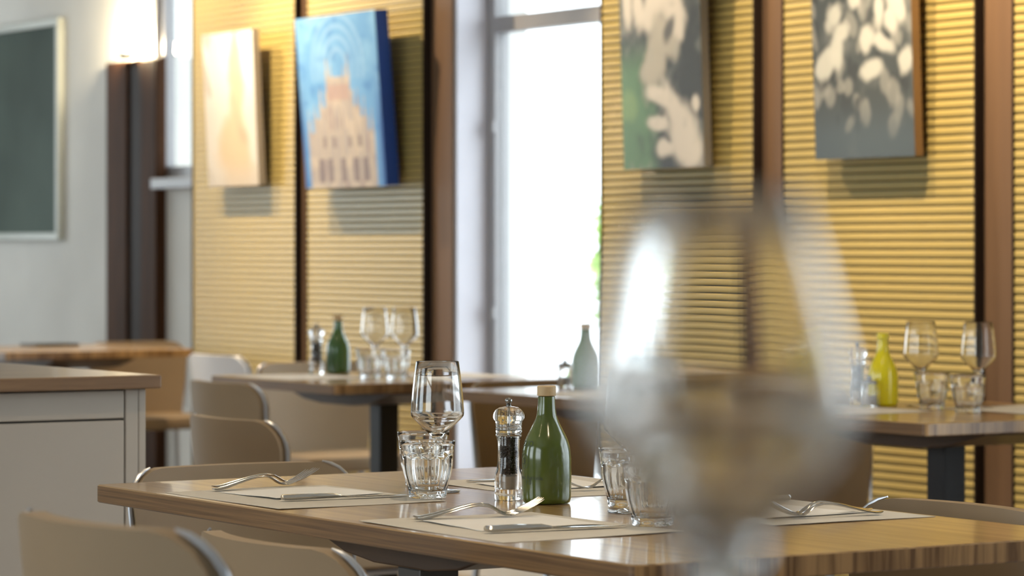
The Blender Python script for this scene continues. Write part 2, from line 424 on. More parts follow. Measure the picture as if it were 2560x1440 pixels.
def pic_cathedral(s, t):
    c = np.ones(s.shape + (3,)) * np.array((.13, .34, .66))
    n = vnoise(s, t, 7, 9, 2); c = mixc(c, (.20, .44, .74), sm(n, -.3, .5)); c = mixc(c, (.05, .20, .52), sm(vnoise(s, t, 12, 12, 8), .15, .5) * .6)
    d = np.hypot((s - .5) * .95, t - .70)
    for rr in (.10, .17, .235, .30): c = mixc(c, (.30, .52, .78), (1 - np.clip(np.abs(d - rr) / .022, 0, 1)) * .7 * (t > .62))
    c = mixc(c, (.04, .14, .42), sm(np.abs(s - .5), .40, .50) * sm(.85 - t, 0, .6))
    st = np.zeros_like(s)
    def rect(x0, x1, y1): np.maximum(st, ((s > x0) & (s < x1) & (t < y1)).astype(float), out=st)
    rect(.08, .90, .32); rect(.16, .83, .40); rect(.24, .75, .47); rect(.32, .67, .56); rect(.37, .61, .64)
    for x, y in ((.10, .46), (.18, .50), (.26, .60), (.36, .78), (.41, .72), (.57, .72), (.62, .78), (.72, .58), (.80, .52), (.88, .46)):
        np.maximum(st, ((np.abs(s - x) < .022 * np.clip((y - t) / .16, 0, 1)) & (t < y)).astype(float), out=st)
    stone = np.ones_like(c) * np.array((.52, .47, .47)); stone = mixc(stone, (.68, .60, .54), sm(vnoise(s, t, 16, 14, 4), -.1, .4)); stone = mixc(stone, (.36, .28, .32), sm(vnoise(s, t, 22, 8, 9), .1, .5) * .7)
    for x in np.linspace(.16, .84, 9): stone = mixc(stone, (.62, .54, .46), (np.abs(s - x) < .012) * .8)
    for x in (.22, .335, .5, .66, .78):
        stone = mixc(stone, (.20, .17, .22), ((np.abs(s - x) < .035) & (t > .03) & (t < .17)) * .75)
    for x in (.28, .40, .60, .72): stone = mixc(stone, (.27, .23, .25), ((np.abs(s - x) < .022) & (t > .23) & (t < .30)) * .75)
    stone = mixc(stone, (.55, .36, .34), ((np.abs(s - .49) < .13) & (t > .50) & (t < .60)) * .6)
    k = st[..., None]; return c * (1 - k) + stone * .74 * k
def blob(s, t, x, y, a, b, ang=0., rough=.28):
    ca, sa = math.cos(ang), math.sin(ang); u = (s - x) * ca + (t - y) * sa; q = -(s - x) * sa + (t - y) * ca
    return 1 - sm(np.hypot(u / a, q / b) + rough * vnoise(s, t, 13, 13, 77), .55, 1.25)
def pic_hand(s, t):
    c = np.ones(s.shape + (3,)) * np.array((.055, .06, .06)); n = vnoise(s, t, 5, 7, 21)
    c = mixc(c, (.13, .14, .13), sm(n, 0, .5))
    c = mixc(c, (.13, .24, .13), sm(.52 - s + n * .25, 0, .3) * sm(.66 - t, 0, .25) * .9)  # green reflection of the foliage painted into the print
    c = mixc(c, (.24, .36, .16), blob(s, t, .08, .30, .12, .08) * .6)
    skin = (.62, .57, .50); sh = (.42, .39, .33)
    for b in ((.50, .90, .22, .12, .2), (.62, .80, .20, .13, -.6), (.70, .70, .12, .12, -1.2), (.38, .74, .16, .09, .3), (.10, .82, .06, .16, 0), (.24, .78, .07, .14, .1),
              (.45, .55, .24, .12, .9), (.58, .62, .18, .08, -.5), (.40, .47, .16, .07, .2)):
        c = mixc(c, skin if b[1] > .66 else sh, blob(s, t, *b) * .95)
    for b in ((.78, .14, .26, .15, -.5), (.66, .27, .20, .075, -.75), (.47, .345, .20, .045, -.18), (.44, .215, .15, .035, -.05), (.54, .10, .12, .05, .1), (.92, .30, .05, .04, 0)):
        c = mixc(c, skin, blob(s, t, *b))
    c = mixc(c, (.10, .10, .10), blob(s, t, .56, .145, .06, .02, -.4) * .8)
    c = mixc(c, (.09, .09, .09), blob(s, t, .62, .66, .05, .10, -.9) * .9)
    return mixc(c, (.36, .36, .32), sm(vnoise(s, t, 9, 9, 31), .3, .6) * .35)
def pic_flowers(s, t):
    c = np.ones(s.shape + (3,)) * np.array((.065, .075, .08)); c = mixc(c, (.13, .14, .14), sm(vnoise(s, t, 5, 6, 41), 0, .5)); c = mixc(c, (.30, .29, .27), sm(s + t, 1.35, 1.9) * .6)
    g = np.random.RandomState(5)
    for _ in range(90):
        x, y = g.rand(), .12 + .8 * g.rand(); c = mixc(c, (.30, .30, .28) if g.rand() > .4 else (.045, .05, .055), blob(s, t, x, y, .025 + .05 * g.rand(), .025 + .04 * g.rand(), g.rand() * 3, .5) * .6)
    for b in ((.24, .63, .10, .06, .5), (.30, .56, .08, .05, .2), (.64, .86, .05, .07, 0), (.55, .52, .07, .06, .4), (.73, .49, .13, .04, -.25), (.60, .38, .12, .045, .15), (.85, .66, .12, .06, -.7), (.80, .58, .07, .06, .3),
              (.68, .64, .05, .08, 0), (.12, .80, .09, .05, 1.2), (.28, .93, .12, .06, .8), (.14, .42, .13, .06, .3), (.25, .46, .07, .09, 0), (.44, .70, .06, .05, 0), (.93, .42, .08, .06, .5), (.52, .78, .05, .04, .5)):
        c = mixc(c, (.50, .50, .46), blob(s, t, *b, .45) * .9)
    return mixc(c, (.09, .12, .15), sm(.30 - t, 0, .25) * .7)
XP = XW - .043
canvas('abstract_canvas', (XP - .022, 11.07, 1.395), .43, .605, .03, R(3), pic_cream, 'canvas_cream', 'print_matte', 'cream and ochre abstract canvas hanging on the slatted wall')
canvas('cathedral_painting', (XP - .022, 10.125, 1.378), .60, .635, .055, R(4.5), pic_cathedral, 'canvas_blue', 'print_matte', 'blue canvas painting of a pale gothic cathedral with deep blue sides')
canvas('hand_photograph', (XP - .022, 8.125, 1.402), .44, .66, .03, R(2), pic_hand, 'canvas_grey', 'print_gloss', 'black and white photograph of a hand with a green reflection painted in, hanging beside the window')
canvas('flower_photograph', (XP - .022, 7.12, 1.41), .455, .66, .03, R(2), pic_flowers, 'frame_brown', 'print_gloss', 'dark photograph of white blossoms in a brown edge')

# ------------------------------------------------------------------ far left corner
bb = thing('chalkboard', (r['x2'] - .0005, 15.05, 1.19), 0, 'large grey-green chalkboard with pale frame on the far left wall', 'chalkboard')
MB().box(-.015, 0, -.77, .77, .03, 1.06).build('writing_surface', 'chalkboard', bb)
for a in ((-.80, .80, 0, .035), (-.80, .80, 1.055, 1.09)): MB().box(-.035, 0, *a).build('frame_rail', 'board_frame', bb, bevel=.004)
for a in ((-.80, -.765), (.765, .80)): MB().box(-.035, 0, a[0], a[1], .0355, 1.0545).build('frame_stile', 'board_frame', bb, bevel=.004)
tw = thing('tall_cupboard', (r['x2'] - .0005, 13.41, 0), 0, 'tall narrow dark brown wooden cupboard with a lamp on top', 'cupboard')
MB().box(-.03, 0, -.295, .295, 0, 2.03).build('body', 'dark_wood', tw, bevel=.004)
for a, b in ((-.295, -.135), (.02, .23)): MB().box(-.055, -.0305, a, b, .04, 2.02).build('door', 'dark_wood', tw, bevel=.004)
MB().box(-.040, -.0305, -.13, .015, .04, 2.0).build('centre_strip', 'dark_brown', tw)
ul = thing('uplight_lamp', (6.33, 13.40, 2.0315), 0, 'small warm uplight shining on the wall above the dark cupboard', 'lamp')
MB().lathe([(.001, 0), (.025, 0), (.03, .006), (.038, .028), (.034, .028), (.026, .010), (.001, .008)], 24).build('bowl', 'board_frame', ul, smooth=True)
MB().box(.002, .0695, -.012, .012, .004, .016).build('wall_bracket', 'grey_metal', ul)
MB().lathe([(.001, .012), (.022, .012), (.022, .018), (.001, .022)], 16).build('bulb', 'uplight_glow', ul, smooth=True)
L = bpy.data.lights.new('uplight_beam', 'POINT'); L.energy = 30; L.color = (1, .82, .52); L.shadow_soft_size = .03
o = bpy.data.objects.new('uplight_beam', L); COL.objects.link(o); o.parent = ul; o.location = (0, 0, .06)

# ------------------------------------------------------------------ tables
def table(name, loc, wx, wy, label, columns, bracket, mats=('bracket_wood', 'black_metal'), h=.75, th=.030, cr=.012, plate=.19):
    """top wx (towards the window wall) by wy (along it) standing on pedestal columns with boat-shaped brackets"""
    root = thing(name, loc, 0, label, 'table')
    poly = rrect(-wx / 2, wx / 2, -wy / 2, wy / 2, cr, 4); n = len(poly)
    mb = MB(); e = .002
    ins = [(x * (1 - e / (wx / 2)), y * (1 - e / (wy / 2))) for x, y in poly]
    rings = [[(x, y, h - th) for x, y in ins], [(x, y, h - th + e) for x, y in poly], [(x, y, h - e) for x, y in poly], [(x, y, h) for x, y in ins]]
    v = [p for q in rings for p in q]; f = []; mi = []
    for i in range(3):
        for k in range(n):
            j = (k + 1) % n; f.append((i * n + k, i * n + j, (i + 1) * n + j, (i + 1) * n + k))
            nx, ny = poly[j][1] - poly[k][1], -(poly[j][0] - poly[k][0]); mi.append(0 if i == 2 else (1 if abs(nx) >= abs(ny) else 2))
    f.append(tuple(range(3 * n, 4 * n))); mi.append(0); f.append(tuple(reversed(range(n)))); mi.append(1)
    mb.add(v, f, mi); mb.build('table_top', ['table_wood', 'table_edge', 'table_end'], root)
    z1 = h - th - .0005
    for (x, y) in columns:
        bl, bw, bd = bracket
        pr = [(-bl, z1), (-bl, z1 - .008), (-bl * .62, z1 - bd * .8), (-bl * .3, z1 - bd), (bl * .3, z1 - bd), (bl * .62, z1 - bd * .8), (bl, z1 - .008), (bl, z1)]
        m2 = MB(); nn = len(pr)
        m2.add([(x + s * bw / 2, y + a, z) for s in (-1, 1) for a, z in pr], [tuple(range(nn)), tuple(reversed(range(nn, 2 * nn)))] + [(i, nn + i, nn + (i + 1) % nn, (i + 1) % nn) for i in range(nn)])
        m2.build('bracket', mats[0], root, bevel=.003, recalc=True)
        MB().box(x - .034, x + .034, y - .034, y + .034, .02, z1 - bd - .0005).build('column', mats[1], root, bevel=.004)
    xs = [c[0] for c in columns]; ys = [c[1] for c in columns]
    MB().box(min(xs) - .19, max(xs) + .19, min(ys) - plate, max(ys) + plate, .001, .0195).build('base_plate', mats[1], root, bevel=.004)
    return root
table('dining_table', (2.65, 4.08, 0), .80, 1.61, 'long oak dining table in focus, laid for four', [(-.235, -.02), (.235, -.02)], (.27, .10, .045), ('bracket_wood', 'grey_metal'), plate=.055)
BR = (.34, .34, .05)
table('square_table', (5.03, 5.97, 0), .80, .80, 'square wooden table at right carrying the yellow bottle', [(0, 0)], BR)
table('square_table', (4.88, 8.47, 0), .80, .80, 'square wooden table before the window post, black column visible', [(0, 0)], BR)
table('square_table', (5.00, 7.23, 0), .80, .80, 'square wooden table by the window carrying a green bottle', [(0, 0)], BR)
table('square_table', (5.20, 11.63, 0), .80, .80, 'wooden table in the far left corner behind the sideboard', [(0, 0)], BR)

# ------------------------------------------------------------------ sideboard
sb = thing('sideboard', (2.70, 5.65, 0), 0, 'cream painted sideboard with brown wooden top behind the left table corner', 'sideboard')
def sbx(name, m, *a, bevel=.002, parent=None): return MB().box(*a).build(name, m, parent or sb, bevel=bevel)
sbx('body', 'cabinet_gap', -1.78, -.004, .012, .86, .06, .872)
sbx('plinth', 'cabinet_white', -1.76, -.03, .03, .84, 0, .059)
sbx('top', 'counter_wood', -1.82, .032, -.03, .90, .8735, .90, bevel=.003)
sbx('side_panel', 'cabinet_white', -.0035, .012, 0, .86, .06, .872)
for k in range(5):
    x1 = -.034 - k * .35; x0 = x1 - .315
    sbx('stile', 'cabinet_white', x1 + .002, x1 + .0325 if k else -.0045, 0, .011, .06, .872)
    d = sbx('drawer', 'cabinet_white', x0, x1 - .001, 0, .0115, .815, .870)
    d2 = sbx('door', 'cabinet_white', x0, x1 - .001, 0, .0115, .063, .811)
    for nm, p, z in (('knob', d, .842), ('knob', d2, .60)):
        pass

# ------------------------------------------------------------------ chairs
def chair(top=.755, width=.45, shell='leatherette'):
    root = thing('dining_chair', (0, 0, 0), 0, 'x', 'chair', 'upholstered chairs with metal rims')
    w2 = width / 2
    # curved upholstered back: outline is a rounded rectangle in (x, z), thickness in y, gentle wrap-around
    def outline(r_, n=7):
        z0, z1 = .44, top
        pts = []
        for cx, cz, a0 in ((w2 - r_, z1 - r_, 0), (-w2 + r_, z1 - r_, 90)):
            for k in range(n + 1):
                a = R(a0 + 90 * k / n); pts.append((cx + r_ * math.cos(a), cz + r_ * math.sin(a)))
        pts += [(-w2 + .015, z0 + .12), (-w2 + .03, z0), (w2 - .03, z0), (w2 - .015, z0 + .12)]
        return pts
    def yb(x, z): return -.205 + .055 * (x / w2) ** 2 - .10 * (z - .45)
    th = .014
    # grid of the shell
    o = outline(.068); mb = MB(); NX, NZ = 14, 12
    def edge(z):
        xs = []
        n = len(o)
        for i in range(n):
            (x0, z0), (x1, z1) = o[i], o[(i + 1) % n]
            if (z0 - z) * (z1 - z) <= 0 and abs(z1 - z0) > 1e-9: xs.append(x0 + (x1 - x0) * (z - z0) / (z1 - z0))
        return max(xs)
    zs = [.44 + (top - .44) * (1 - (1 - k / NZ) ** 1.8) for k in range(NZ + 1)]; zs[-1] = top - 1e-5
    v = []; f = []
    for side in (-1, 1):
        for z in zs:
            e = edge(z)
            for i in range(NX + 1):
                x = -e + 2 * e * i / NX; v.append((x, yb(x, z) + side * th, z))
    nl = (NX + 1) * (NZ + 1)
    for j in range(NZ):
        for i in range(NX):
            a = j * (NX + 1) + i; f.append((a, a + 1, a + NX + 2, a + NX + 1)); f.append((nl + a, nl + a + NX + 1, nl + a + NX + 2, nl + a + 1))
    for j in range(NZ):
        for i in (0, NX):
            a = j * (NX + 1) + i; q = (a, a + NX + 1, nl + a + NX + 1, nl + a); f.append(q if i == 0 else tuple(reversed(q)))
    for i in range(NX):
        for j in (0, NZ):
            a = j * (NX + 1) + i; q = (a, nl + a, nl + a + 1, a + 1); f.append(q if j == 0 else tuple(reversed(q)))
    mb.add(v, f); b = mb.build('backrest', shell, root, smooth=True, recalc=True, sharp=50)
    # metal rim around the sides and the top
    rim = [p for p in o[:16]]
    path = [(w2 - .015 + .004, .47)] + [(x + .004 * (1 if x > 0 else -1), z + .003) for x, z in rim] + [(-w2 + .015 - .004, .47)]
    for part in (path[:8], path[-8:]):
        MB().tube([(x, yb(x, z), z) for x, z in part], [.0045] * 6 + [.0035, .0015] if part[0][0] > 0 else [.0015, .0035] + [.0045] * 6, 8).build('side_rim', 'chair_frame', root, smooth=True)
    # seat
    poly = rrect(-w2 + .005, w2 - .005, -.20, .23, .06, 5); mb = MB(); n = len(poly)
    for (z, s) in ((.405, .96), (.412, 1), (.440, 1), (.452, .97), (.456, .80)): mb.v += [(x * s, y * s, z) for x, y in poly]
    for i in range(4): mb.f += [(i * n + k, i * n + (k + 1) % n, (i + 1) * n + (k + 1) % n, (i + 1) * n + k) for k in range(n)]
    mb.f += [tuple(range(4 * n, 5 * n)), tuple(reversed(range(n)))]; mb.mi = [0] * len(mb.f)
    mb.build('seat', shell, root, smooth=True)
    for sx in (-1, 1):
        for y0, y1 in ((.17, .21), (-.17, -.215)):
            MB().tube([(sx * (w2 - .045), y0, .404), (sx * (w2 - .03), y0 + (y1 - y0) * .5, .2), (sx * (w2 - .018), y1, .001)], .011, 8).build('leg', 'chair_frame', root, smooth=True)
        MB().tube([(sx * (w2 - .045), .165, .395), (sx * (w2 - .045), -.165, .395)], .008, 6).build('seat_rail', 'chair_frame', root, smooth=True)
    return root
FACE = {'+b': R(-90), '-b': R(90), '+u': 0., '-u': R(180)}
std = chair(); tall = chair(top=.875, width=.40); pale = chair(shell='leatherette_daylit')
def put(src, first, back_b, back_u, face, label, turn=0.):
    """place so that the middle of the backrest stands at (back_b, back_u)"""
    rz = FACE[face] + R(turn); fx, fy = -math.sin(rz), math.cos(rz)
    o = src if first else copy_tree(src)
    o.location = (back_b + fx * .235, back_u + fy * .235, 0); o.rotation_euler = (0, 0, rz); o['label'] = label
    return o
put(tall, True, 1.33, 2.915, '+b', 'blurred tan chair closest to the camera at lower left', 4)
put(std, True, 1.97, 3.79, '+b', 'tan chair drawn up to the near left side of the laid table')
put(std, False, 2.64, 5.15, '-u', 'beige chair at the far head of the laid table')
put(std, False, 3.20, 3.725, '-b', 'beige chair tucked in at the right side of the laid table')
put(std, False, 3.33, 6.56, '+b', 'grey-beige chair standing in the aisle behind the head chair')
put(std, False, 4.21, 8.33, '+b', 'grey-beige chair pushed up to the aisle side of the square table before the window post')
put(pale, True, 5.27, 10.46, '+b', 'chair with daylight put into its pale colour, below the cream abstract canvas')
put(std, False, 5.22, 9.60, '-u', 'beige chair facing the camera at the far side of the table before the window post')
put(std, False, 5.05, 7.93, '-u', 'beige chair facing the camera behind the pepper mill under the window table')
put(std, False, 5.75, 12.12, '-u', 'orange-lit chair at the far left corner table')
put(std, False, 5.12, 6.72, '-u', 'chair at the far side of the yellow bottle table, seen past the blurred glass')

# ------------------------------------------------------------------ glassware
def wine_glass(taper=1., rs=1., zm=None):
    zf = (lambda z: float(np.interp(z, [a for a, _ in zm], [b for _, b in zm]))) if zm else (lambda z: z)
    root = thing('wine_glass', (0, 0, 0), 0, 'x', 'wine glass', 'stemmed wine glasses')
    outer = [(.0060, .0815), (.0070, .0850), (.0095, .0895), (.0225, .1030), (.0300, .1105), (.0375, .1180), (.0418, .1225), (.0434, .1252), (.0438, .1290), (.0436, .1340), (.0428, .1480), (.0412, .1660), (.0385, .1900), (.0352, .2130)]
    rim = [(.0348, .2139), (.0342, .2139), (.0338, .2130)]
    inner = [(.0372, .1900), (.0399, .1660), (.0415, .1480), (.0423, .1340), (.0424, .1296), (.0418, .1262), (.0402, .1238), (.0288, .1125), (.0160, .0998), (.0080, .0938), (.0008, .0922)]
    tp = lambda L: [(q * (1 - (1 - taper) * max(0, (z - .134) / .08)) * rs, zf(z)) for q, z in L]; sc_ = lambda L: [(q * rs, zf(z)) for q, z in L]
    outer, rim, inner = tp(outer), tp(rim), tp(inner)
    MB().lathe(outer + rim + inner, 64, cap1=True).build('bowl', 'clear_glass', root, smooth=True, sharp=80)
    MB().lathe(sc_([(.0052, .0090), (.0040, .0180), (.0036, .0350), (.0036, .0600), (.0044, .0740), (.0060, .0815)]), 64).build('stem', 'clear_glass', root, smooth=True, sharp=80)
    MB().lathe(sc_([(.0008, 0), (.0365, 0), (.0378, .0010), (.0372, .0022), (.0250, .0036), (.0110, .0056), (.0052, .0090)]), 64, cap0=True).build('foot', 'clear_glass', root, smooth=True, sharp=80)
    return root
def tumbler():
    root = thing('tumbler', (0, 0, 0), 0, 'x', 'tumbler', 'faceted tumblers')
    def ro(z):
        P = [(0, .0288), (.004, .0302), (.012, .0312), (.025, .0346), (.040, .0388), (.052, .0406), (.064, .0408), (.075, .0418), (.086, .0437), (.091, .0441)]
        return float(np.interp(z, [p[0] for p in P], [p[1] for p in P]))
    NF = 9
    def rf(q, z, a):
        ph = (a * NF / (2 * math.pi)) % 1.0; d = abs(ph - .5) * 2        # 0 in the middle of a facet, 1 on the rib
        zt = .0685 - .006 * d * d                                          # arched top of each facet
        k = min(1, max(0, (zt - z) / .0025)) * min(1, max(0, (z - .004) / .004))
        return q - .0024 * k * (1 - d ** 2.2)
    zs = [.0, .0015, .004, .006, .008, .012, .018, .025, .032, .040, .046, .052, .057, .0600, .0615, .0625, .0635, .0645, .0655, .0662, .067, .068, .069, .071, .075, .080, .086, .0895]
    pr = [(.001, 0), (.0270, 0)] + [(ro(z), max(z, .0008)) for z in zs] + [(.0437, .0908), (.0428, .0910), (.0421, .0900)]
    pr += [(.0413, .084), (.0392, .072), (.0378, .062), (.0372, .050), (.0352, .038), (.0315, .025), (.0285, .0165), (.0262, .0130), (.0200, .0118), (.001, .0115)]
    mb = MB(); n_out = 2 + len(zs)
    idx = {id(p): i for i, p in enumerate(pr)}
    mb.lathe(pr, 108, rf=lambda q, z, a: rf(q, z, a) if q > ro(max(0, min(.091, z))) - .0004 and z > .0009 else q, cap0=True, cap1=True)
    mb.build('glass_body', 'clear_glass', root, smooth=True, sharp=50)
    return root
WG, TB = wine_glass(), tumbler()
ZT = .7505
def place(src, used, loc, label, rz=None):
    o = src if not used.get(id(src)) else copy_tree(src)
    used[id(src)] = 1; o.location = loc; o['label'] = label
    if rz is not None: o.rotation_euler = (0, 0, rz)
    return o
U = {}
place(WG, U, (2.655, 4.434, ZT), 'sharp wine glass standing behind the two tumblers on the laid table')
place(WG, U, (2.700, 3.935, ZT), 'wine glass on the laid table half hidden behind the blurred foreground glass')
place(wine_glass(.74, .80, [(0, 0), (.0815, .073), (.129, .123), (.2139, .180)]), U, (.484, .665, .9845), 'large blurred wine glass close to the camera in the right foreground')
place(WG, U, (5.135, 6.193, ZT), 'wine glass nearer to the yellow bottle on the right table')
place(WG, U, (5.185, 6.030, ZT), 'wine glass at the right end of the right table, above a tumbler')
place(WG, U, (4.92, 8.60, ZT), 'left of two wine glasses on the table before the window post')
place(WG, U, (4.97, 8.50, ZT), 'right of two wine glasses on the table before the window post')
place(TB, U, (2.570, 4.322, ZT + .001), 'front faceted tumbler below the sharp wine glass')
place(TB, U, (2.700, 4.555, ZT), 'rear faceted tumbler behind the front one and the sharp wine glass')
place(TB, U, (2.745, 4.015, ZT), 'tumbler right of the green bottle, further from the camera')
place(TB, U, (2.585, 3.716, ZT + .001), 'tumbler right of the green bottle on the near placemat corner')
place(TB, U, (5.043, 6.040, ZT), 'left tumbler on the right table between the wine glasses')
place(TB, U, (5.013, 5.870, ZT), 'right tumbler on the right table in front of the second wine glass')
place(TB, U, (4.80, 8.42, ZT), 'left tumbler on the table before the window post')
place(TB, U, (4.835, 8.32, ZT), 'right tumbler on the table before the window post')

# ------------------------------------------------------------------ oil bottles
def bottle():
    root = thing('oil_bottle', (0, 0, 0), 0, 'x', 'bottle', 'glazed oil bottles')
    px = [(1, 1262.0), (30, 1262), (54, 1261.5), (58, 1259), (60.5, 1252), (61.5, 1240), (62, 1200), (61.8, 1160), (61, 1140), (58, 1120), (51.5, 1100), (41.5, 1080), (31.5, 1060), (25, 1042), (22.3, 1022), (21.5, 1004), (21.3, 996), (19, 995), (1, 995)]
    # smooth the profile by Catmull-Rom
    pts = [(a / 1595, (1262 - b) / 1595) for a, b in px]
    prof = []
    for i in range(len(pts) - 1):
        p0, p1, p2, p3 = pts[max(i - 1, 0)], pts[i], pts[i + 1], pts[min(i + 2, len(pts) - 1)]
        n = 4 if 3 < i < 15 else 1
        for k in range(n):
            t = k / n
            prof.append(tuple(.5 * ((2 * p1[j]) + (-p0[j] + p2[j]) * t + (2 * p0[j] - 5 * p1[j] + 4 * p2[j] - p3[j]) * t * t + (-p0[j] + 3 * p1[j] - 3 * p2[j] + p3[j]) * t ** 3) for j in (0, 1)))
    prof.append(pts[-1])
    MB().lathe(prof, 64, cap0=True, cap1=True).build('body', 'green_glaze', root, smooth=True, sharp=60)
    z0 = (1262 - 994.3) / 1595; rr = 23.6 / 1595
    MB().lathe([(.001, z0), (rr - .001, z0), (rr, z0 + .001), (rr, z0 + .0145), (rr - .0015, z0 + .016), (.001, z0 + .0163)], 40, cap0=True, cap1=True).build('cap', 'cork_cap', root, smooth=True)
    return root, prof
OB, OBP = bottle()
OBB = [c for c in OB.children if c.name.startswith('body')][0]
def wrap_print(mb_pts, faces, root, name, rad_of, th0, z0):
    v = []
    for x, y in mb_pts:
        z = z0 + y; rr = rad_of(z) + .00025; a = th0 + x / .0388
        v.append((rr * math.cos(a), rr * math.sin(a), z))
    o = MB().add(v, faces).build(name, 'print_ink', root); return o
def rad_of(z): return float(np.interp(z, [p[1] for p in OBP[4:-3]], [p[0] for p in OBP[4:-3]]))
# direction of the camera as seen from the bottle, so that turned lettering starts left of it
face_a = math.atan2(-4.146, -2.682)
def lettering(txt, size, x_right_deg, z):
    cu = bpy.data.curves.new('lettering', 'FONT'); cu.body = txt; cu.size = size; cu.resolution_u = 3
    ob = bpy.data.objects.new('lettering_src', cu); COL.objects.link(ob)
    dg = bpy.context.evaluated_depsgraph_get(); me = bpy.data.meshes.new_from_object(ob.evaluated_get(dg))
    vs = [(p.co.x, p.co.y) for p in me.vertices]; fs = [tuple(q.vertices) for q in me.polygons]
    bpy.data.objects.remove(ob); bpy.data.meshes.remove(me)
    xm = max(x for x, _ in vs)
    wrap_print([(x - xm, y) for x, y in vs], fs, OBB, 'lettering', rad_of, face_a + R(x_right_deg), z)
lettering('OLIO', .0130, -36, (1262 - 1119) / 1595)
lettering('Azienda Agricola', .0088, -9, (1262 - 1200.5) / 1595)
lettering('TO', .0088, -39, (1262 - 1213) / 1595)
# round emblem: ring with a small branch inside
v, f = [], []
NR = 36
for k in range(NR):
    a = 2 * math.pi * k / NR
    for q in (.0118, .0110): v.append((q * math.cos(a), q * math.sin(a)))
f = [(2 * k, 2 * ((k + 1) % NR), 2 * ((k + 1) % NR) + 1, 2 * k + 1) for k in range(NR)]
def stroke(x0, y0, x1, y1, wd=.0005):
    d = Vector((x1 - x0, y1 - y0)); d.normalize(); nx, ny = -d.y * wd, d.x * wd; n = len(v)
    v.extend([(x0 + nx, y0 + ny), (x0 - nx, y0 - ny), (x1 - nx, y1 - ny), (x1 + nx, y1 + ny)]); f.append((n, n + 1, n + 2, n + 3))
stroke(-.002, -.008, .001, .007); stroke(0, 0, .005, .004); stroke(-.001, -.003, .005, -.004); stroke(0, .002, -.005, .005); stroke(.001, -.002, .0045, .001); stroke(-.001, -.004, -.006, -.003)
wrap_print([(x - .0118, y) for x, y in v], f, OBB, 'emblem', rad_of, face_a + R(-46), (1262 - 1156) / 1595)
OB.location = (2.682, 4.146, ZT); OB['label'] = 'sharp green glazed oil bottle with cork-coloured cap and dark lettering on the laid table'
def plain_bottle(loc, glaze, label):
    c = OB.copy(); COL.objects.link(c); c.location = loc; c['label'] = label
    for ch in OB.children:
        if ch.name.split('.')[0] in ('body', 'cap'):
            d = ch.copy(); COL.objects.link(d); d.parent = c
            if ch.name.startswith('body') and glaze: d.data = ch.data.copy(); d.data.materials[0] = M[glaze]
            if ch.name.startswith('cap') and glaze == 'yellow_glaze': d.data = ch.data.copy(); d.data.materials[0] = M['yellow_glaze']
    return c
plain_bottle((5.058, 6.250, ZT), 'yellow_glaze', 'bright yellow glazed oil bottle on the right table')
plain_bottle((4.985, 7.50, ZT), 'green_glaze_satin', 'blurred green oil bottle in front of the window')
plain_bottle((4.90, 8.80, ZT), 'green_glaze_dark', 'dark green oil bottle on the table before the window post')

